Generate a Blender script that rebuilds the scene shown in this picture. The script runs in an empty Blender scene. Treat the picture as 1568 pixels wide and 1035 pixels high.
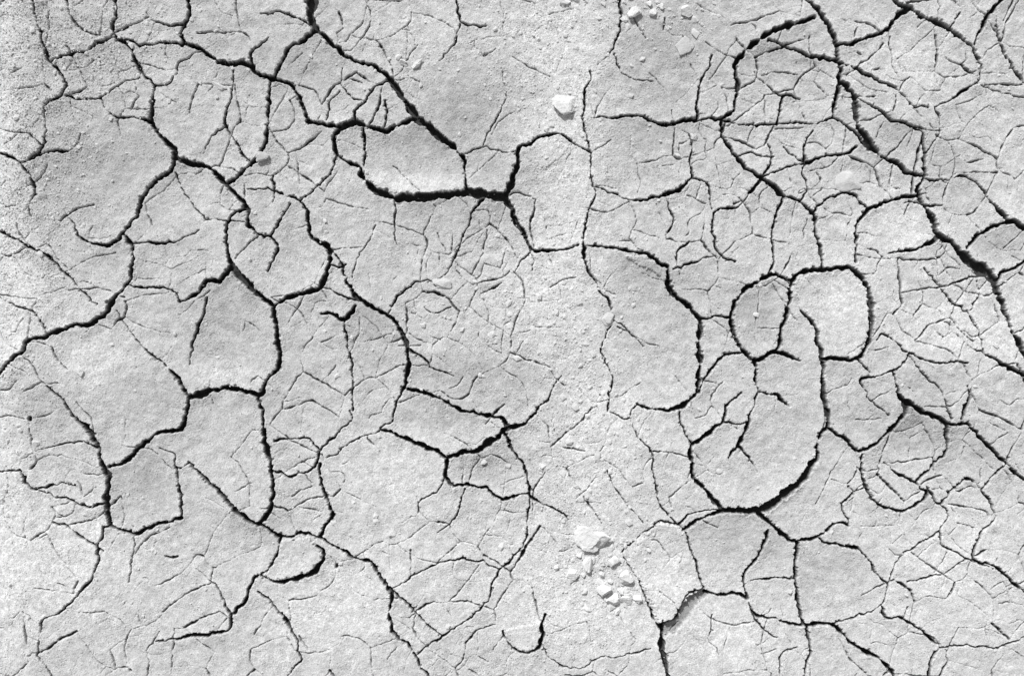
import bpy, math, random
import numpy as np
random.seed(7); rng=np.random.default_rng(7)
MM=0.001
W,H=1568,1035
def wx(px): return (px-784.0)*MM
def wy(py): return (517.0-py)*MM

# ---------------------------------------------------------------- crack map (mm on the ground)
def P(w,s):
    ws=[float(a) for a in w.split(',')]
    pts=[tuple(float(v) for v in a.split(',')) for a in s.split()]
    return (ws,pts)
C=[
P('3,3.5','48,-30 50,0 58,35 68,62 75,92 80,97'),
P('4,4.5,3','80,97 105,85 135,78 150,68 180,60 205,68 215,72'),
P('4,4','176,-30 177,0 180,25 175,45 180,60'),
P('4,4','290,-30 288,0 290,20 283,45 283,68'),
P('3,5,4.5','215,72 245,68 283,70 300,75 325,90 345,97 370,97 395,112 420,122'),
P('4,4','180,60 200,75 212,95 220,115 238,132'),
P('3,1.5','238,132 262,125 275,100 295,85 310,80'),
P('3.5,4.5,6,5,5,3','238,132 235,160 233,188 250,210 268,228 270,240 290,248 320,255 345,280 365,300 378,320 380,345 395,358 415,362'),
P('10,11,6,5,3','480,-30 480,0 478,25 486,45 470,60 445,75 430,100 420,122'),
P('5,4,5,8,7,3','486,48 510,70 540,92 575,105 600,125 620,155 640,182 665,205 690,222 708,238 712,262'),
P('3,1.2','390,108 385,85 400,70 412,58'),
P('1.2,2.5','400,22 430,20 455,28 480,45'),
P('3,3,3','80,97 95,110 105,130 95,150 72,160 70,175 75,200 70,225 55,240 35,250 15,240 -30,220'),
P('2,2','105,148 130,152 155,150 185,130 215,120'),
P('2,4.5','155,150 165,170 180,180 210,182 233,188'),
P('4,4,5,2','420,122 440,128 455,145 465,165 470,185 490,190 505,192'),
P('3,4,4,5','415,122 412,150 410,185 408,215 400,235 385,250 370,265 350,282'),
P('2.5,3','358,108 355,140 347,170 345,195 360,215 372,235 385,248'),
P('2,1','345,195 325,210 312,235'),
P('4,5,5,6','470,186 490,190 515,196 545,188 565,195 590,200 615,192 640,182'),
P('3,3','600,125 575,135 560,155 545,170 545,188'),
P('1,2.5','525,105 520,130 540,150 560,155'),
P('3,3','590,155 592,180 588,198'),
P('1.5,2','500,185 505,160 520,140'),
P('5,6,4,6,10,11,8,8,9','545,190 520,200 510,212 515,235 530,248 550,255 556,272 575,292 605,302 640,303 680,298 720,294 750,300 772,302'),
P('3,3','558,195 560,225 557,250 555,272'),
P('8,6,3,2.5,2','772,302 782,280 790,255 795,228 815,218 840,208 860,206 880,220 905,235'),
P('7,6,4,3,2','772,302 785,320 792,340 802,360 812,383 840,384 870,380 885,375'),
P('2,3','712,262 714,292'),
P('1.5,1.5','712,235 740,225 780,235 795,228'),
P('2,1.5','812,383 818,400 815,415'),P('1.5,1','812,386 795,400 788,418'),
P('3,2,1','605,305 607,330 603,350 608,375'),
P('3,2.5,2,1','745,300 725,320 712,355 700,385 685,415 675,425 655,432'),
P('2.5,2.5','515,240 505,265 485,285 460,308'),
P('1.5,3,4,5,5,5','380,290 410,290 435,300 458,308 470,330 475,360 490,372 500,372 506,390 502,420 490,442 460,448 435,458 420,470'),
P('3,4,5','380,320 360,325 348,345 347,370 352,395 360,412'),
P('3,1.5','415,362 425,345 440,320 445,312'),
P('3,5,2','415,362 424,378 420,395 410,415'),
P('6,5,5,4,3,1.5','270,240 262,262 240,275 222,300 210,330 190,355 185,368 165,375 140,372 122,362 115,345 100,325'),
P('2.5,2.5,1.5','195,370 205,375 240,372 270,368 290,360 305,352'),
P('4,4.5,6,5,4,4','190,358 203,378 202,405 198,430 180,452 165,478 145,493 110,500 75,512 45,522 40,535 20,550 0,572 -30,590'),
P('2.5,2','198,436 225,440 250,438 270,445 275,462'),
P('3,3.5,2','-30,350 0,355 25,365 50,380 80,398 100,418 120,440 140,460 150,465'),
P('3,3.5,1.5','35,250 50,270 55,295 45,315 50,335'),
P('3,3,1','50,245 80,235 105,228 120,220 125,205'),
P('2,4,5,6,7,5,4,4','75,590 95,610 115,635 135,650 150,675 160,710 170,740 165,765 172,800 190,810 210,815 230,805 255,798 278,792'),
P('1,2','20,530 45,550 60,575 75,590'),
P('1,2','55,690 90,680 130,675 150,685'),
P('2,3,2','-30,715 0,720 30,722 40,740 55,748 85,742 115,742'),
P('1.5,2.5','60,750 100,762 140,778 165,768'),
P('1.5,2,4,6','180,475 195,500 215,525 235,545 258,560 275,580 290,608'),
P('7,6,6,4,6,5,4','290,608 315,600 345,592 375,598 395,605 405,600 410,580 428,560 430,545 425,520 422,490 420,470'),
P('5,5,4,5,5','290,610 285,635 275,658 245,662 220,678 195,705 170,713'),
P('5,6,6,5,4,2','420,470 405,458 385,440 362,415 355,412 340,432 318,430 300,450 275,462'),
P('2.5,3,1.5','318,455 310,485 300,515 290,558'),
P('4,5,5,4,6,6,4,2','395,605 402,640 408,680 415,715 417,750 410,785 395,800 380,795 355,775 335,750 310,725 290,708'),
P('2,1.2','290,708 270,712 265,695 245,685'),P('2,3','270,715 275,745 278,792'),
P('5,4,4,4,5,4,3,3','395,800 430,822 460,815 485,822 510,835 540,852 570,860 585,885 598,905 597,935 600,965 625,985 640,1010 655,1035 660,1065'),
P('4,3,3,4,4,3,1','430,822 425,845 410,870 390,885 375,920 355,940 350,960 320,970 285,975 240,980'),
P('2,6,6,3','400,880 420,890 450,885 475,880 492,860 495,845 485,835'),
P('2,3.5,2,2','395,905 415,920 440,950 455,985 460,1010 440,1035 430,1065'),
P('3,2.5,2,2','172,800 150,830 150,860 140,890 120,910 95,935 70,945 65,975 60,1000 75,1020 90,1065'),
P('1.5,1','225,1065 228,995 245,965'),P('1,1.5','205,815 205,850 198,890'),
P('2.5,1','352,935 330,895 300,870'),
P('3,2,3,2,2','417,720 450,728 480,715 490,690 500,680 520,660 540,640 535,628'),
P('2,2','490,690 470,672 440,672 420,675'),
P('3,3,4,3','490,710 492,740 505,770 508,790 490,820'),
P('1.5,2','500,700 520,690 545,670 580,660'),
P('3,4,4','492,480 515,482 530,488 545,468'),
P('3,2,2.5','528,488 530,520 538,555 540,590 540,628'),
P('3,3,6,5,6,4,3,2.5','505,380 525,405 530,430 550,458 565,470 590,480 610,500 622,525 625,560 620,590 605,620 600,645 582,655'),
P('2,2','505,405 520,408 530,405'),P('2,2','495,440 510,445 520,450 545,460'),
P('2.5,2,1.2','595,480 605,460 625,440 640,430 675,432'),
P('3,1.5','622,530 645,545 660,560 695,575'),
P('4,3,4,4','625,595 650,600 680,612 705,628 740,632 768,638 775,650'),
P('3,6,5,6,8,4,2.5,1','582,658 605,665 640,680 665,690 685,700 710,692 735,688 750,675 775,655 800,648 820,632 840,610 850,590 860,575'),
P('4,4,3,3','685,700 682,725 695,742 720,745 745,750 770,765 790,762 810,755'),
P('5,4,4,2.5,1.5','770,660 785,685 800,710 808,735 812,760 830,770 850,778 870,795'),
P('2,2,3,2,2','812,760 808,790 808,820 790,850 765,875 755,890 748,920 720,945 690,965 675,975 650,990 640,1000'),
P('2,1.5','765,872 740,860 700,855 650,870 620,890 600,900'),
P('2,1','682,728 670,750 645,765 640,785'),P('2,1','712,748 700,780 690,800 670,815'),
P('2,2.5','600,900 630,930 655,955 675,970'),
P('2,4,3,1.5','835,940 830,960 828,985 810,998 790,995 775,980 770,965'),
P('1.5,1.5','830,985 840,1005 870,1020 895,1020 920,1005 960,1000 995,990'),
P('2,4,6,7,5,6','985,905 995,935 1005,955 1013,967 1010,980 1015,1005 1025,1035 1035,1065'),
P('3,2.5,2','1013,953 1035,945 1040,930 1055,910 1075,900'),
P('4,3,3','1080,905 1100,912 1125,908 1145,918 1150,935 1175,945 1200,952 1228,955'),
P('2,1.5,2,2.5,3','985,905 975,885 960,860 955,840 985,815 1010,798 1035,802 1050,812 1060,850 1070,880 1078,900'),
P('2.5,4','1045,810 1070,792 1110,780'),
P('2.5,3,2.5,1.5','947,-30 945,0 950,25 948,50 935,80 915,100'),
P('2,2.5,2,2,3,2.5,2','903,110 895,150 893,185 900,215 905,240 905,270 912,295 900,325 895,350 893,375 900,410 915,440 935,465 940,490 930,505'),
P('1.5,1','905,235 935,215'),P('2,1.2','940,85 950,110 975,125 1000,125'),
P('1.5,3,4,4,4,5,7,9,7','905,182 950,180 990,182 1015,190 1050,187 1085,182 1105,182 1125,165 1128,130 1125,100 1140,80 1165,60 1200,42 1245,28'),
P('3,3,2','1068,180 1070,145 1075,120 1085,105 1090,85'),
P('2,1','1125,90 1105,80 1080,65'),
P('3,6,5,5,4','1232,0 1250,15 1265,40 1278,65 1282,95 1285,120 1280,150 1275,180'),
P('4,4,5,7','1278,70 1305,68 1330,58 1360,45 1378,22 1395,12'),
P('6,7,6,5,3,3,2','1345,-20 1365,0 1390,12 1415,28 1450,42 1475,60 1490,72 1495,90 1502,105 1498,125 1475,140 1455,155 1430,165'),
P('5,4,3','1560,-30 1535,0 1515,20 1500,50 1492,68'),
P('2,4,5','1525,30 1530,60 1540,85 1555,110 1590,145'),
P('2.5,3,5,4,3,2','1175,62 1205,75 1240,85 1282,95 1310,105 1335,120 1360,130 1380,145'),
P('5,6,8,7,4','1285,125 1305,145 1310,185 1320,210 1345,235 1375,252 1400,268 1415,270'),
P('2,3,3,4,5','1310,150 1340,165 1360,185 1385,190 1410,205 1415,235 1412,270 1403,292'),
P('3,2.5,3','1105,182 1115,190 1150,192 1190,190 1220,188 1250,190 1275,180'),
P('3,3','1275,180 1300,195 1325,225'),
P('6,5,5,3,2','1105,185 1105,210 1125,240 1150,265 1165,272 1185,240 1175,220'),
P('5,5,4,3','1165,272 1195,295 1225,310 1245,325 1250,355 1257,385 1260,415'),
P('3,2','1245,325 1265,308 1290,295 1310,300 1330,320'),
P('4,3,3,3,2','1165,272 1150,295 1125,318 1095,325 1090,350 1095,380 1110,395 1125,400'),
P('3,5,3,1.5','1060,272 1040,290 1010,300 980,308 955,305 945,298'),
P('3,2.5,1.5','1060,272 1058,240 1060,215 1045,200'),P('2,2','1060,272 1085,285 1090,320'),
P('2,3,2.5','1245,200 1230,225 1235,250 1260,240 1290,235 1310,225'),
P('1.5,2.5','1200,225 1232,250'),P('2,2','1235,250 1228,270 1238,290 1225,308'),
P('5,4,4,4,4','1310,400 1310,370 1310,345 1325,325 1355,310 1385,302 1400,300'),
P('5,6,6,8,10,9,6,6,5,4','1405,290 1415,315 1428,335 1435,360 1465,380 1485,400 1510,420 1525,440 1535,470 1550,505 1568,545 1590,590'),
P('2,4,5','1360,388 1395,382 1425,370 1435,362'),
P('4,5,8,7','1480,380 1495,362 1520,348 1545,340 1568,350 1600,360'),
P('4,3,2','1525,430 1540,415 1560,405 1590,390'),
P('1,3,3,6,6,6,6,6,5,4,2','898,376 920,378 950,382 990,390 1010,405 1022,410 1020,435 1035,455 1055,470 1070,490 1070,520 1072,560 1065,600 1050,618 1020,628 995,625 975,618'),
P('2,2,1','1030,412 1055,405 1075,395 1095,392'),
P('4,3','1070,488 1095,486 1118,485'),
P('4,4,5,5,6,5,6,6,6,5,5,4','1118,485 1125,460 1140,442 1165,425 1185,420 1210,430 1230,418 1265,412 1300,408 1322,430 1332,460 1332,500 1325,530 1310,548 1280,548 1255,550'),
P('4,5,5,4,3','1118,485 1125,510 1135,535 1155,550 1180,540 1200,540 1225,552'),
P('6,5,4','1212,430 1208,460 1200,490 1192,520 1185,540'),
P('2,4,5,6,6,7,9,10,9,6,5,5,4,3,1.5','1225,475 1245,495 1250,520 1255,550 1260,580 1262,610 1268,650 1258,662 1252,690 1240,715 1220,740 1190,762 1160,778 1130,782 1110,780 1085,755 1062,730 1058,700 1060,682 1080,665 1105,645 1110,620 1135,600'),
P('5,4,3,5,2','1155,550 1155,580 1160,600 1145,640 1130,680 1115,700'),
P('2,4,1.5','1160,600 1185,605 1195,610 1212,625'),P('2.5,1','1130,682 1145,697 1160,722'),
P('2.5,2','1060,680 1045,655 1040,630'),
P('6,5,4,4,3','1160,785 1185,805 1215,830 1250,820 1285,800 1300,805'),
P('4,3,3','1175,810 1165,845 1140,880 1145,915'),
P('4,4,4,5,5,4','1220,830 1218,870 1220,915 1230,955 1275,955 1310,985 1350,1010 1370,1035 1385,1065'),
P('2,2','1150,888 1185,885 1215,885'),
P('3,3,2,2,2','1250,820 1270,832 1305,835 1325,850 1345,880 1360,895 1350,925 1325,940 1290,950 1275,955'),
P('3,4,4,5,5,4','1268,655 1290,670 1315,690 1340,680 1365,655 1385,625 1375,600 1365,570'),
P('7,5,4,4,3','1385,615 1415,630 1450,645 1480,650 1510,680 1540,710 1568,735 1600,755'),
P('4,2','1470,640 1480,615 1480,590'),
P('5,4,3,4,3,2','1320,695 1320,720 1325,745 1345,770 1380,782 1405,770 1420,755 1405,740 1375,722 1355,708'),
P('5,3,3','1448,650 1450,690 1430,710 1405,735'),
P('2,3,3,2,3,3,2','1420,745 1440,770 1465,745 1480,730 1505,748 1525,790 1500,820 1490,855 1530,870 1555,895 1590,920'),
P('2,2','1440,770 1455,790 1440,810 1445,835 1480,855 1520,870'),
P('2,2','1340,520 1350,510 1390,540 1430,555 1480,555'),
P('2,2,2','1390,540 1375,560 1365,570 1335,575 1315,580 1330,610 1360,635'),
P('3,2','1310,548 1330,570'),P('1,4,5','1480,528 1505,540 1540,560 1568,572 1600,580'),
P('1.5,2.5,1.5','1415,410 1430,430 1460,465 1480,475 1500,455 1495,430'),
P('2.5,3','1200,300 1190,330 1182,360 1184,390 1175,420'),
P('3,3,2','1190,190 1195,165 1200,148 1225,152'),P('2.5,1','1200,148 1170,130 1155,110'),
P('2,2','1430,165 1440,200 1417,235'),
P('2,2,4','1415,272 1440,275 1475,270 1500,285 1520,310 1545,340'),
P('1.5,2','930,630 960,640 975,618'),
P('2,2,2,2','965,640 975,665 1000,690 1000,720 1010,770 1035,800'),
P('1,2','905,285 925,290 945,298'),
P('3,3','1100,550 1125,540 1150,548'),P('3,2.5','1100,550 1080,575 1070,600'),
P('2,2','700,-30 700,0 705,35 745,40'),P('2,1','705,38 700,55 690,78 672,95'),
P('1,1.5','770,110 775,150 760,180 740,222'),
P('3,3','1235,955 1240,1000 1230,1035 1232,1065'),P('2,1.5','1190,1065 1195,1000 1220,990'),
P('3,3,3','1350,925 1355,945 1390,950 1420,975 1438,985 1425,1010 1420,1065'),
P('2,2','1438,990 1480,985 1520,990 1568,975 1600,970'),
P('1.5,2','1390,890 1440,880 1480,855'),P('1.5,2','1360,895 1375,855 1410,830 1440,812'),
P('2,1.5','1150,935 1165,960 1190,975'),P('2,1','1090,940 1085,975 1100,1000'),
P('2,2','1105,645 1130,652 1142,645'),P('1.5,2','930,505 920,540 935,575 930,630'),
P('2,1','940,490 965,510 985,530'),P('1.5,1','930,720 950,760 985,800'),
P('2,1.5','1040,800 1070,780 1100,778'),P('2,2','1325,745 1290,770 1300,805'),
P('2,2','1480,475 1500,510 1505,540'),P('2.5,1.5','1545,700 1530,720 1505,748'),
P('1.5,2','1435,440 1470,430 1510,422'),P('2.5,2','1420,165 1400,165 1380,145'),
P('1.5,2','1502,130 1530,140 1568,150 1600,150'),P('2,1','1385,190 1420,200 1440,200'),
P('2,2','1470,20 1455,42'),P('2,1','1360,45 1365,85 1375,120'),
P('2,1.5','1127,240 1150,235 1185,240'),P('2,2','1165,272 1190,262 1232,250'),
P('2,2,1.5','1020,305 1030,335 1020,360'),P('1.5,2','1040,420 1035,385 1055,370'),
P('2,1.5','1455,640 1440,600 1415,575 1390,545'),P('2,1.5','130,652 150,665 140,640 120,615'),
P('1.2,1.2','512,75 535,78 555,60 570,30 560,0 555,-30'),P('1.5,1','575,345 560,375 545,400 540,425'),
P('1.5,1.2','690,470 665,480 650,470'),P('1.2,1','640,70 620,100 605,120'),
P('1.5,1','945,500 980,520 1010,530'),P('1.5,1','1000,690 1030,690 1055,700'),
P('2,1.5','0,455 30,470 60,480 75,510'),
P('2,1','270,265 285,300 320,335 375,340'),
]

# ---------------------------------------------------------------- ground height field
M0,M1=50,44
X0,X1,Y0,Y1=-M0,W+M0,-M1,H+M1
S=1.0
nx=int((X1-X0)/S)+1; ny=int((Y1-Y0)/S)+1
gx=X0+np.arange(nx)*S; gy=Y0+np.arange(ny)*S
GX,GY=np.meshgrid(gx,gy)
kx=np.fft.rfftfreq(nx)[None,:]/S; ky=np.fft.fftfreq(ny)[:,None]/S
KK=np.sqrt(kx**2+ky**2)
def band(lo,hi,seed):
    r=np.random.default_rng(seed).standard_normal((ny,nx))
    f=np.fft.rfft2(r)*np.exp(-(KK*lo)**2)*(1-np.exp(-(KK*hi)**2))
    a=np.fft.irfft2(f,s=(ny,nx)); return a/a.std()
def blur(a,s):
    return np.fft.irfft2(np.fft.rfft2(a)*np.exp(-2*(math.pi*KK*s)**2),s=(ny,nx))

carve=np.zeros((ny,nx)); occ=np.zeros((ny,nx),dtype=np.int32)
def splat(x,y,r,D):
    R=r+1.6
    i0=max(0,int((x-R-X0)/S)); i1=min(nx,int((x+R-X0)/S)+2)
    j0=max(0,int((y-R-Y0)/S)); j1=min(ny,int((y+R-Y0)/S)+2)
    if i0>=i1 or j0>=j1: return
    d=np.sqrt((gx[i0:i1][None,:]-x)**2+(gy[j0:j1][:,None]-y)**2)
    t=np.clip((r+0.55-d)/1.15,0,1)
    v=t*D*(0.72+0.28*np.clip(1-d/(r+0.01),0,1))
    sub=carve[j0:j1,i0:i1]; np.maximum(sub,v,out=sub)
def mark(x,y,idx):
    i=int((x-X0)/S); j=int((y-Y0)/S)
    if 1<=i<nx-1 and 1<=j<ny-1: occ[j-1:j+2,i-1:i+2]=idx
def resample(pts,step):
    p=np.array(pts,float)
    if len(p)>2:
        q=np.vstack([2*p[0]-p[1],p,2*p[-1]-p[-2]])
        out=[]
        for i in range(1,len(q)-2):
            n=max(2,int(np.linalg.norm(q[i+1]-q[i])/2))
            for t in np.arange(n)/n:
                a,b,c,d=q[i-1],q[i],q[i+1],q[i+2]
                cr=0.5*((2*b)+(-a+c)*t+(2*a-5*b+4*c-d)*t*t+(-a+3*b-3*c+d)*t**3)
                li=b*(1-t)+c*t
                out.append(0.65*cr+0.35*li)
        out.append(p[-1]); p=np.array(out)
    L=np.r_[0,np.cumsum(np.linalg.norm(np.diff(p,axis=0),axis=1))]
    n=max(3,int(L[-1]/step)+1); s=np.linspace(0,L[-1],n)
    return np.c_[np.interp(s,L,p[:,0]),np.interp(s,L,p[:,1])],s
def n1(s,wl,r):
    L=s[-1]; k=int(L/wl)+3
    return np.interp(s,np.arange(k)*wl,r.standard_normal(k))
starts=[]
def lay(ws,pts,idx,jag=1.0,main=False,env0=10):
    p,s=resample(pts,0.8)
    r=rng
    tx=np.gradient(p[:,0]); ty=np.gradient(p[:,1]); l=np.hypot(tx,ty)+1e-9
    nxv,nyv=-ty/l,tx/l
    off=jag*(1.5*n1(s,14,r)+0.9*n1(s,6,r)+0.45*n1(s,2.5,r))
    env=np.clip(np.minimum(s,s[-1]-s)/env0,0,1); off*=env
    q=p+np.c_[nxv*off,nyv*off]
    w=np.interp(s/s[-1],np.linspace(0,1,len(ws)),ws)
    if main: w=w*1.06+0.3
    w=w*(1+0.28*n1(s,12,r)+0.2*n1(s,3,r)); w=np.clip(w,0.65,None)
    for k in range(len(q)):
        rr=w[k]/2
        splat(q[k,0],q[k,1],rr,min(3.6*w[k]+2.0,26) if main else 2.2*w[k]+0.7)
        mark(q[k,0],q[k,1],idx)
        if main and w[k]>2.2 and r.random()<0.11:   # chipped edges
            sg=1 if r.random()<0.5 else -1; o=rr+r.uniform(0,1.2); cr_=r.uniform(0.8,1.3+0.24*w[k])
            splat(q[k,0]+sg*nxv[k]*o,q[k,1]+sg*nyv[k]*o,cr_,r.uniform(1.5,7.0))
        if k%12==6:
            starts.append((q[k,0],q[k,1],tx[k]/l[k],ty[k]/l[k],w[k]))
idx=1
for ws,pts in C:
    lay(ws,pts,idx,0.85,True); idx+=1
major=carve.copy()

# secondary polygonal network
dens=0.5+0.24*band(50,170,31)
for x,y,sx,sy,a in [(1230,220,130,70,.8),(740,450,70,70,.6),(1400,720,110,70,.4),(560,150,60,50,.5),(1450,460,80,60,.5),(930,700,80,80,.2),(60,760,60,60,.4),
  (450,720,60,60,.5),(1430,130,90,70,.4),(1210,110,60,50,.3),(140,140,80,50,.3),(1450,880,90,80,.3),(650,910,100,70,.3),(450,230,60,60,.3),(840,330,50,60,.2),
  (180,260,60,50,-.8),(640,240,60,30,-.9),(700,150,60,40,-.6),(170,610,70,50,-.6),(350,500,50,40,-.5),(1190,690,60,60,-.9),(1000,540,50,60,-.7),(600,720,70,50,-.6),
  (1010,430,30,30,-.6),(90,850,60,60,-.3),(1280,880,60,50,-.7),(1270,470,40,50,-.8),(990,100,60,70,-.6),(500,930,60,50,-.3),(870,100,40,100,-.4),(870,520,40,80,-.4),(1110,830,60,40,-.6),(300,640,60,60,-.3),(230,740,35,35,-.5),(420,400,60,40,-.3),(350,690,40,70,-.4),(910,870,50,60,-.5),(850,260,50,40,-.5),(450,855,40,25,-.6)]:
    dens+=a*np.exp(-0.5*(((GX-x)/sx)**2+((GY-y)/sy)**2))
def D(x,y):
    i=min(nx-1,max(0,int((x-X0)/S))); j=min(ny-1,max(0,int((y-Y0)/S))); return dens[j,i],occ[j,i]
from mathutils.geometry import delaunay_2d_cdt
from mathutils import Vector
def net(cell,th,w,idx):
    pts=[]
    y=Y0-cell
    while y<Y1+cell:
        x=X0-cell
        while x<X1+cell:
            pts.append(Vector((x+random.uniform(-.48,.48)*cell,y+random.uniform(-.48,.48)*cell))); x+=cell
        y+=cell
    vs,es,fs,_,_,_=delaunay_2d_cdt(pts,[],[],0,1e-4)
    cc=[];em={}
    for fi,f in enumerate(fs):
        a,b,c=[vs[k] for k in f]
        d=2*(a.x*(b.y-c.y)+b.x*(c.y-a.y)+c.x*(a.y-b.y))
        if abs(d)<1e-6: cc.append(None); continue
        A,B_,C_=a.length_squared,b.length_squared,c.length_squared
        cc.append(((A*(b.y-c.y)+B_*(c.y-a.y)+C_*(a.y-b.y))/d,(A*(c.x-b.x)+B_*(a.x-c.x)+C_*(b.x-a.x))/d))
        for k in range(3):
            em.setdefault(tuple(sorted((f[k],f[(k+1)%3]))),[]).append(fi)
    for e,fl in em.items():
        if len(fl)<2: continue
        p,q=cc[fl[0]],cc[fl[1]]
        if not p or not q: continue
        L=math.hypot(q[0]-p[0],q[1]-p[1])
        if L<3 or L>3*cell: continue
        mx_,my_=(p[0]+q[0])/2,(p[1]+q[1])/2
        if not(X0<mx_<X1 and Y0<my_<Y1): continue
        dn,_o=D(mx_,my_)
        if dn+random.uniform(-.1,.1)<th: continue
        near=0
        n=max(4,int(L/4))
        for t in range(n+1):
            x=p[0]+(q[0]-p[0])*t/n; y_=p[1]+(q[1]-p[1])*t/n
            i=int((x-X0)/S); j=int((y_-Y0)/S)
            if 6<=i<nx-6 and 6<=j<ny-6:
                o=occ[j-5:j+6:2,i-5:i+6:2]
                if ((o>0)&(o<idx)).any(): near+=1
        if near>0.6*(n+1): continue
        fade_=min(1,max(0.5,0.5+(dn-th)*1.6))
        ww=w*fade_*math.exp(random.gauss(0,0.25))
        bend=random.gauss(0,0.08)*L
        mid=(mx_-(q[1]-p[1])/L*bend,my_+(q[0]-p[0])/L*bend)
        lay([ww*0.9,ww*1.1,ww*random.uniform(.7,1)],[p,mid,q],idx,0.55,env0=6)
net(66,0.32,2.0,idx); idx+=1
net(35,0.68,1.6,idx); idx+=1
def hair(st,wscale,maxlen):
    x,y,tx,ty,w=st
    sgn=random.choice((-1,1)); a=math.atan2(tx*sgn,-ty*sgn)+random.gauss(0,0.4)
    L=random.uniform(0.2,1)*maxlen; pts=[(x,y)]; hit=False; d=0
    while d<L:
        a+=random.gauss(0,0.05)
        if random.random()<0.08: a+=random.gauss(0,0.45)
        x+=3*math.cos(a); y+=3*math.sin(a); d+=3
        i=int((x-X0)/S); j=int((y-Y0)/S)
        if not(2<i<nx-2 and 2<j<ny-2): break
        pts.append((x,y))
        if d>9 and occ[j,i]>0 : hit=True; break
    if len(pts)<4: return None
    w0=wscale*random.uniform(0.75,1.4)
    return ([w0,w0*0.8,w0*(0.8 if hit else 0.3)],pts)
for n,ws_,ml in [(170,1.6,60),(330,1.1,28)]:
    pool=list(starts)
    for _ in range(n):
        st=random.choice(pool)
        if random.random()>0.3+0.8*D(st[0],st[1])[0]: continue
        h=hair(st,ws_,ml)
        if h: lay(h[0],h[1],idx,0.5); idx+=1

# shade and bright patches, put into relief and painted into albedo; pale powder too : x,y,sx,sy,amp
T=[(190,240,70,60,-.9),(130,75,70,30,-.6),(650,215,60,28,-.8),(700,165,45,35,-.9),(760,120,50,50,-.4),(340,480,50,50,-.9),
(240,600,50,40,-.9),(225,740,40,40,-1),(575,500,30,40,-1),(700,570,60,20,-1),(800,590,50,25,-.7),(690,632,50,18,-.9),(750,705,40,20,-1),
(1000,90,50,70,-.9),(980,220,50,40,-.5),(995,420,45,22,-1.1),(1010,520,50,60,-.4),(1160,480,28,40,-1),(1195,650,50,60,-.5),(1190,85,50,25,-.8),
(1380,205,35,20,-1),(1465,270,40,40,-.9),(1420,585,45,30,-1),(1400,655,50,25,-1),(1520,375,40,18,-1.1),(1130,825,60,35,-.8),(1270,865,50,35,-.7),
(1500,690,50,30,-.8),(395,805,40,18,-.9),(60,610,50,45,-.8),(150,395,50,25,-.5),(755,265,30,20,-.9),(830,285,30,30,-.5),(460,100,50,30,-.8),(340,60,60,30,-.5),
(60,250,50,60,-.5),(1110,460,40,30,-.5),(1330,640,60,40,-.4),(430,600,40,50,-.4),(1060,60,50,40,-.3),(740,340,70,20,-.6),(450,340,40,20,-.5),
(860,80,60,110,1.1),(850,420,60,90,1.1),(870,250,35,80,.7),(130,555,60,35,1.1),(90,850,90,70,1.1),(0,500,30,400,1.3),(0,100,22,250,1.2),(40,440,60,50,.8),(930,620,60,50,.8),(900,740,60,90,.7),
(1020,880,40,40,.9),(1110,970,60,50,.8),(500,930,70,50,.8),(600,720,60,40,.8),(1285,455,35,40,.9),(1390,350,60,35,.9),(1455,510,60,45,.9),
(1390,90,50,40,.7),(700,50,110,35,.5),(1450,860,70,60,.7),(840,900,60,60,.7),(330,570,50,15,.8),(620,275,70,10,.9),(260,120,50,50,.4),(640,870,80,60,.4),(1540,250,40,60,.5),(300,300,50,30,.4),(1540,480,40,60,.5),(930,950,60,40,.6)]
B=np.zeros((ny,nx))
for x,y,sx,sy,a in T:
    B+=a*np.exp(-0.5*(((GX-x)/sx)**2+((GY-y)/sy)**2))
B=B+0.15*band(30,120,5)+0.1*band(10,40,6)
az=math.radians(24)
lx,ly=-math.sin(az),-math.cos(az)
kl=2*math.pi*(kx*lx+ky*ly)
Bf=np.fft.rfft2(B-B.mean())
k0=2*math.pi/900
rel=np.fft.irfft2(Bf*(1j*kl)/(kl**2+0.12*(2*math.pi*KK)**2+k0**2),s=(ny,nx))
relief=0.18*rel
mask=np.clip(major/10,0,1); allm=np.clip(carve/10,0,1)
rim=blur(mask,3.5)*2.2+blur(mask,10)*11+blur(mask,22)*20+blur(allm-mask,7)*4
grain_mask=np.clip(0.35+1.3*np.exp(-((GX-20)/110)**2)*np.clip(1.2-GY/700,0.15,1.2)+0.7*np.exp(-(((GX-130)/110)**2+((GY-60)/60)**2))+0.4*np.exp(-((GX-850)/90)**2),0,1.6)
gm2=np.clip(0.8+0.35*band(50,150,9),0.35,1.5)
fine=0.31*band(1.2,4,11)*gm2*(0.65+grain_mask)+0.18*band(3,9,12)*gm2*(0.5+grain_mask)
lump=0.22*band(8,24,13)+0.6*band(22,70,14)
cr=band(2.2,7,15); crumb=np.clip(cr-1.5,0,1.5)*1.3*(0.35+1.6*grain_mask)
pit=band(1.8,6,16); pits=np.clip(pit-2.1,0,1.2)*1.6
Z=relief+rim+fine+lump+crumb-pits
wA=band(4,14,21); wB=band(4,14,22)
def inpoly(poly):
    p=np.array(poly,float); ins=np.zeros((ny,nx),bool)
    wxx=GX+1.2*wA; wyy=GY+1.2*wB
    for k in range(len(p)):
        x1,y1=p[k]; x2,y2=p[(k+1)%len(p)]
        if y1==y2: continue
        c=((wyy>=y1)!=(wyy>=y2))&(wxx<(x2-x1)*(wyy-y1)/(y2-y1)+x1)
        ins^=c
    return ins.astype(float)
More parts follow.
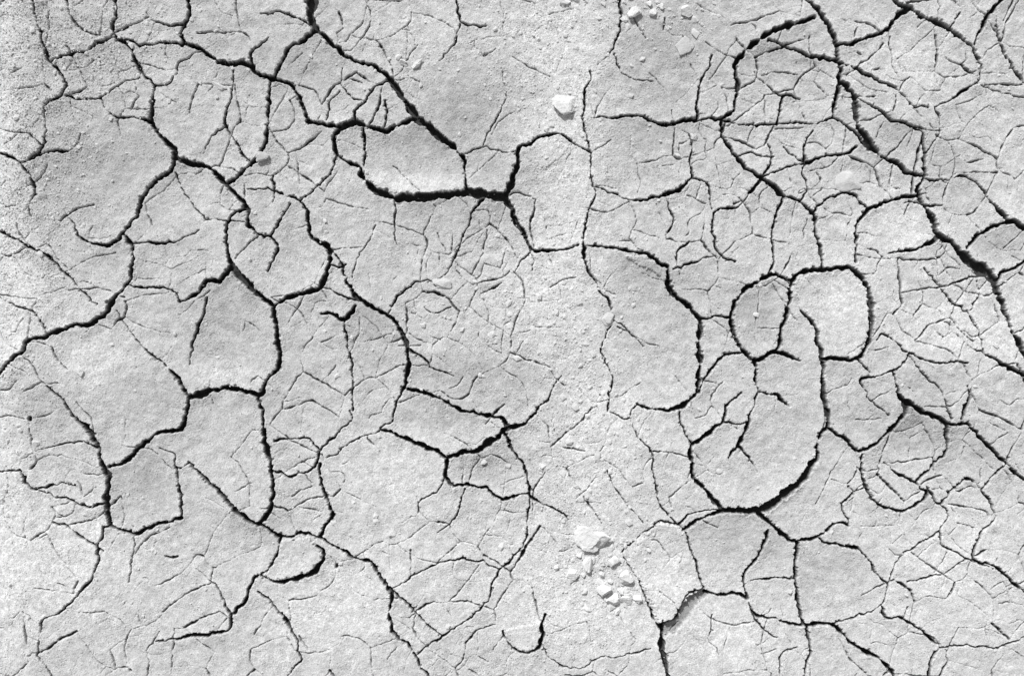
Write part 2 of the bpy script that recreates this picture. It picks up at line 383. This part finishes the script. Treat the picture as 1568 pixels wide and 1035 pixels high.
flakes=[([(402,880),(425,850),(432,828),(470,822),(494,845),(490,862),(472,877),(448,883),(420,888)],5),
([(955,392),(990,392),(1010,406),(1021,412),(1018,432),(1000,415),(975,405)],4),
([(560,200),(600,203),(640,188),(708,240),(712,290),(640,299),(600,296),(575,285),(558,262)],3.5),
([(1000,800),(1035,803),(1050,815),(1075,900),(1052,912),(1038,930),(1030,945),(1008,950),(990,905),(960,860)],4),
([(770,965),(828,950),(826,984),(808,995),(790,992)],3),
([(1130,450),(1165,425),(1185,420),(1208,432),(1195,500),(1180,540),(1155,548),(1135,530),(1120,485)],2.5),
([(1215,430),(1265,412),(1300,410),(1330,460),(1330,500),(1310,545),(1260,548),(1250,510),(1225,475)],2.5),
([(800,232),(840,212),(870,225),(860,240),(835,258),(815,248)],2)]
for poly,hh in flakes:
    m=inpoly(poly); Z+=hh*np.clip(0.55*blur(m,0.7)+0.45*m,0,1)
gap=inpoly([(1008,950),(1030,946),(1040,930),(1054,910),(1078,901),(1086,908),(1066,924),(1052,946),(1034,966),(1016,970)])
gap=np.clip(blur(gap,0.6),0,1); Z-=10*gap
Z=Z-carve
Z0=Z.copy()
crack_shade=np.clip(np.maximum(np.clip((carve-1.5)/8,0,1),0.5*gap),0,1)  # shade of cracks and gap, painted into the colour by depth
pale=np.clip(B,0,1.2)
alb=0.605+0.075*np.clip(B,-1.3,1.3)  # half of the patch shading goes into the albedo
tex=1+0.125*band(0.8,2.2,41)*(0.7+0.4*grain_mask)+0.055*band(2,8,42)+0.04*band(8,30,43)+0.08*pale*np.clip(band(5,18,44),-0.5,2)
alb=alb*tex*(1+0.10*np.clip(blur(np.clip(carve/6,0,1),1.2)*2,0,1)*(crack_shade<0.1))
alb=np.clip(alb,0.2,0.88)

def h_at(px,py):
    i=min(nx-2,max(0,int((px-X0)/S))); j=min(ny-2,max(0,int((py-Y0)/S)))
    return Z0[j,i]
def grow(start,sign):
    out=[];d=1.0;x=start
    while abs(x)<4e5:
        x+=sign*d; out.append(x); d*=1.4
    return out
L=grow(X0,-1)[::-1]; R=grow(gx[-1],1); U=grow(Y0,-1)[::-1]; Dn=grow(gy[-1],1)
fx=np.r_[L,gx,R]; fy=np.r_[U,gy,Dn]
ix=np.clip(np.arange(len(fx))-len(L),0,nx-1); iy=np.clip(np.arange(len(fy))-len(U),0,ny-1)
FX,FY=np.meshgrid(fx,fy)
dout=np.maximum(np.maximum(X0-FX,FX-gx[-1]),np.maximum(Y0-FY,FY-gy[-1])); dout=np.clip(dout,0,None)
fade=np.exp(-dout/45.0)
FZ=Z[np.ix_(iy,ix)]*fade; FD=crack_shade[np.ix_(iy,ix)]*fade; FT=alb[np.ix_(iy,ix)]*fade+0.6*(1-fade)
outer=np.clip(dout/60.0,0,1)
nX,nY=len(fx),len(fy)
co=np.empty((nX*nY,3),np.float32)
co[:,0]=((FX-784)*MM).ravel(); co[:,1]=((517-FY)*MM).ravel(); co[:,2]=(FZ*MM).ravel()
ii=np.arange(nX*nY,dtype=np.int32).reshape(nY,nX)
q=np.stack([ii[1:,:-1],ii[1:,1:],ii[:-1,1:],ii[:-1,:-1]],-1).reshape(-1,4)
def mkmesh(name,co,faces,smooth=True):
    me=bpy.data.meshes.new(name); k=faces.shape[1]
    me.vertices.add(len(co)); me.vertices.foreach_set('co',co.astype(np.float32).ravel())
    me.loops.add(faces.size); me.loops.foreach_set('vertex_index',faces.astype(np.int32).ravel())
    me.polygons.add(len(faces)); me.polygons.foreach_set('loop_start',np.arange(0,faces.size,k,dtype=np.int32))
    me.polygons.foreach_set('use_smooth',np.full(len(faces),smooth,dtype=bool))
    me.update(calc_edges=True)
    ob=bpy.data.objects.new(name,me); bpy.context.scene.collection.objects.link(ob); return ob
ground=mkmesh('ground',co,q)
for nm,a in (('crack_shade',FD),('tone',FT),('outer',outer)):
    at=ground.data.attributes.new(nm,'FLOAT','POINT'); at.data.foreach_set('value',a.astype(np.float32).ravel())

# ---------------------------------------------------------------- materials
def nodes(name):
    m=bpy.data.materials.new(name); m.use_nodes=True; nt=m.node_tree
    nt.nodes.remove(nt.nodes['Principled BSDF'])
    b=nt.nodes.new('ShaderNodeBsdfDiffuse'); b.inputs['Roughness'].default_value=0.6
    nt.links.new(b.outputs[0],nt.nodes['Material Output'].inputs[0])
    return m,nt,b
def math_(nt,op,a,b=None,c=None,clamp=False):
    n=nt.nodes.new('ShaderNodeMath'); n.operation=op; n.use_clamp=clamp
    for k,v in enumerate((a,b,c)):
        if v is None: continue
        if isinstance(v,(int,float)): n.inputs[k].default_value=v
        else: nt.links.new(v,n.inputs[k])
    return n.outputs[0]
def noise(nt,co,sc,det=3,rough=0.6):
    n=nt.nodes.new('ShaderNodeTexNoise'); n.inputs['Scale'].default_value=sc; n.inputs['Detail'].default_value=det
    n.inputs['Roughness'].default_value=rough; nt.links.new(co,n.inputs['Vector']); return n.outputs['Fac']
m,nt,b=nodes('dry_cracked_clay')
tc=nt.nodes.new('ShaderNodeTexCoord').outputs['Object']
def attr(n):
    a=nt.nodes.new('ShaderNodeAttribute'); a.attribute_name=n; return a.outputs['Fac']
g1=noise(nt,tc,560,1,0.6)
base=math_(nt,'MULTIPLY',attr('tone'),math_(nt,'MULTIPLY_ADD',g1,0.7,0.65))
vo=nt.nodes.new('ShaderNodeTexVoronoi'); vo.feature='DISTANCE_TO_EDGE'; vo.inputs['Scale'].default_value=9
mx=nt.nodes.new('ShaderNodeVectorMath'); mx.operation='MULTIPLY_ADD'
nn=nt.nodes.new('ShaderNodeTexNoise'); nn.inputs['Scale'].default_value=14; nn.inputs['Detail'].default_value=1; nt.links.new(tc,nn.inputs['Vector'])
nt.links.new(nn.outputs['Color'],mx.inputs[0]); mx.inputs[1].default_value=(.06,.06,.06); nt.links.new(tc,mx.inputs[2])
nt.links.new(mx.outputs[0],vo.inputs['Vector'])
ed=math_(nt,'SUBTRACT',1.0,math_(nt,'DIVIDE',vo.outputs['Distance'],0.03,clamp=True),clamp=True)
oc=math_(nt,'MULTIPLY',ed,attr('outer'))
dk=math_(nt,'MAXIMUM',attr('crack_shade'),oc)
base=math_(nt,'MULTIPLY',base,math_(nt,'MULTIPLY_ADD',dk,-0.87,1.0))
cc=nt.nodes.new('ShaderNodeCombineColor')
for s in range(3): nt.links.new(base,cc.inputs[s])
nt.links.new(cc.outputs[0],b.inputs['Color'])
bp=nt.nodes.new('ShaderNodeBump'); bp.inputs['Strength'].default_value=0.7; bp.inputs['Distance'].default_value=0.0012
nt.links.new(g1,bp.inputs['Height']); nt.links.new(bp.outputs[0],b.inputs['Normal'])
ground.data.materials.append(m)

def stone_mat(name,val,bump):
    m,nt,b=nodes(name); tc=nt.nodes.new('ShaderNodeTexCoord').outputs['Object']
    g=noise(nt,tc,300,3,0.7)
    v=math_(nt,'MULTIPLY_ADD',g,0.5,0.75); v=math_(nt,'MULTIPLY',v,val)
    cc=nt.nodes.new('ShaderNodeCombineColor')
    for s in range(3): nt.links.new(v,cc.inputs[s])
    nt.links.new(cc.outputs[0],b.inputs['Color'])
    bp=nt.nodes.new('ShaderNodeBump'); bp.inputs['Strength'].default_value=bump; bp.inputs['Distance'].default_value=0.002
    nt.links.new(g,bp.inputs['Height']); nt.links.new(bp.outputs[0],b.inputs['Normal']); return m
peb_m=stone_mat('pale_limestone',0.77,0.8); clod_m=stone_mat('dry_clay_clod',0.63,0.7)

# ---------------------------------------------------------------- stones
import bmesh
def ico(sub):
    bm=bmesh.new(); bmesh.ops.create_icosphere(bm,subdivisions=sub,radius=1.0)
    v=np.array([x.co[:] for x in bm.verts]); f=np.array([[x.index for x in fa.verts] for fa in bm.faces]); bm.free(); return v,f
I4=ico(4); I1=ico(1)
def rock(ver,r,cuts=10,rough=0.05,lo=0.42,lum=0.28):
    v=ver.copy()
    for s,a in ((1.5,lum),(3,lum*0.6)):
        ph=r.uniform(0,6.28,(4,)); D_=r.standard_normal((4,3))*s
        v*=1+a*np.sum(np.sin(ver@D_.T+ph),axis=1)[:,None]*0.5
    for _ in range(cuts):
        n=r.standard_normal(3); n/=np.linalg.norm(n); d=r.uniform(lo,0.85)
        t=v@n; ex=np.clip(t-d,0,None); v-=np.outer(ex*0.97,n)
    for s,a in ((6,rough),(12,rough*0.6)):
        ph=r.uniform(0,6.28,(4,)); D_=r.standard_normal((4,3))*s
        v*=1+a*np.sum(np.sin(ver@D_.T+ph),axis=1)[:,None]*0.5
    v-=(v.max(axis=0)+v.min(axis=0))/2
    m=np.abs(v).max(axis=0); return v/m
peb=[(866,160,20,17,10,0.3,0),(898,822,20,18,14,-0.1,0),(919,825,16,14,12,0.5,0),(905,836,15,8,8,0,0),(877,878,10,9,8,0,0),(901,862,11,11,9,0.7,0),(939,858,10,9,8,0,0),(958,882,10,11,10,0.4,0),
(924,902,12,10,9,0.2,0),(940,917,11,10,9,0.9,0),(960,915,10,11,8,1.1,0),(953,903,8,7,8,0,0),(975,914,7,6,6,0.3,0),(970,22,11,8,8,0.3,0),(1050,20,9,10,8,0.8,0),(998,22,6,6,5,0,0),
(992,8,5,5,4,0,0),(1012,12,4,5,4,0,0),(865,4,9,5,5,0,0),(402,240,11,8,7,0.5,1),(931,488,10,11,4,0,1),(677,434,14,10,5,0.2,1),(640,99,11,5,6,0.8,0),(618,97,6,5,5,0,0),
(1048,70,14,13,4,0.4,1),(887,464,5,4,4,0.2,1),(1297,277,20,16,9,0.1,1),(831,713,6,5,4,0,0),(1062,210,6,5,4,0,1),(1206,432,6,4,5,0,0),(335,132,14,4,4,-0.5,1),
(1372,842,15,6,5,-0.5,1),(883,745,6,4,3,0,1),(915,700,5,10,3,0.1,1),(126,570,6,6,4,0,0),(56,678,6,6,4,0,1),(735,80,5,4,4,0,0),(18,433,8,5,4,0,1),(922,878,5,5,5,0,0),(893,880,4,4,4,0,0),(934,888,5,4,5,0,0),
(945,934,6,5,4,0,0),(1210,905,4,4,4,0,1),(648,498,5,4,4,0,1),(707,505,5,4,4,0,1),(600,818,5,4,4,0,1),(853,868,5,4,4,0,0),(887,850,5,4,4,0,0)]
for n,(x,y,rx,ry,hz,rot,mt) in enumerate(peb):
    r=np.random.default_rng(1200+n); v=rock(I4[0],r)*np.array([rx,ry,hz])
    c,s=math.cos(rot),math.sin(rot); vx=v[:,0]*c-v[:,1]*s; vy=v[:,0]*s+v[:,1]*c
    v=np.c_[vx,vy,v[:,2]]*MM
    o=mkmesh('clay_clod' if mt else 'pebble',v,I4[1],mt==1); o.location=(wx(x),wy(y),(h_at(x,y)+hz*(0.25 if mt else 0.5))*MM)
    o.data.materials.append(clod_m if mt else peb_m)
zones=[(820,80,90,80,420,1.2),(990,30,60,30,130,1.4),(60,150,70,160,1500,0.9),(30,560,40,300,260,0.9),(140,60,110,50,700,0.8),(925,870,45,45,220,1.6),(850,500,60,60,300,1.2),
(920,700,40,80,240,1.2),(650,90,50,30,60,1.2),(640,500,60,40,60,1.1),(784,517,500,330,1700,1.0),(120,850,120,90,260,1.0),(240,60,70,40,250,0.8),(1400,450,60,60,60,0.9),(60,320,35,40,300,.8)]
vs=[];fs=[];off=0
protos=[rock(I1[0],np.random.default_rng(500+k),6,0.08) for k in range(14)]
for cx,cy,sx,sy,n,sc in zones:
    for _ in range(n):
        x=rng.normal(cx,sx); y=rng.normal(cy,sy)
        if not(X0+3<x<X1-3 and Y0+3<y<Y1-3): continue
        s=sc*min(4.5,0.75*math.exp(abs(rng.normal(0,0.62))))
        v=protos[rng.integers(14)]*np.array([s*rng.uniform(.7,1.3),s*rng.uniform(.7,1.3),s*rng.uniform(.5,.9)])
        a=rng.uniform(0,6.28); c,s_=math.cos(a),math.sin(a)
        v=np.c_[v[:,0]*c-v[:,1]*s_,v[:,0]*s_+v[:,1]*c,v[:,2]]
        vs.append((v+np.array([x-784,517-y,h_at(x,y)+s*0.3]))*MM); fs.append(I1[1]+off); off+=len(v)
g=mkmesh('gravel',np.vstack(vs),np.vstack(fs),False); g.data.materials.append(stone_mat('grit',0.7,0.3))

# ---------------------------------------------------------------- light, sky, camera
el=math.radians(48)
d=Vector((-math.sin(az)*math.cos(el),math.cos(az)*math.cos(el),math.sin(el)))
sl=bpy.data.lights.new('sun','SUN'); sl.energy=3.2; sl.angle=math.radians(4); sl.color=(1,1,1)
so=bpy.data.objects.new('sun',sl); bpy.context.scene.collection.objects.link(so)
so.rotation_euler=d.to_track_quat('Z','Y').to_euler()
w=bpy.data.worlds.new('World'); bpy.context.scene.world=w; w.use_nodes=True; nt=w.node_tree
sky=nt.nodes.new('ShaderNodeTexSky'); sky.sky_type='NISHITA'; sky.sun_disc=False; sky.sun_elevation=el; sky.sun_rotation=math.atan2(d.x,d.y)
bw=nt.nodes.new('ShaderNodeRGBToBW'); nt.links.new(sky.outputs[0],bw.inputs[0]); nt.links.new(bw.outputs[0],nt.nodes['Background'].inputs[0])
nt.nodes['Background'].inputs[1].default_value=0.15
cam=bpy.data.cameras.new('camera'); cam.lens=50; cam.sensor_width=36; cam.clip_end=2000; cam.clip_start=0.05
co_=bpy.data.objects.new('camera',cam); co_.location=(0,0,1.568*50/36); bpy.context.scene.collection.objects.link(co_)
bpy.context.scene.camera=co_
sc=bpy.context.scene; sc.view_settings.view_transform='Standard'; sc.view_settings.look='None'; sc.view_settings.exposure=0
print('cracks',idx,'verts',nX*nY,'Zrange',Z.min(),Z.max(),'relief std',relief.std())
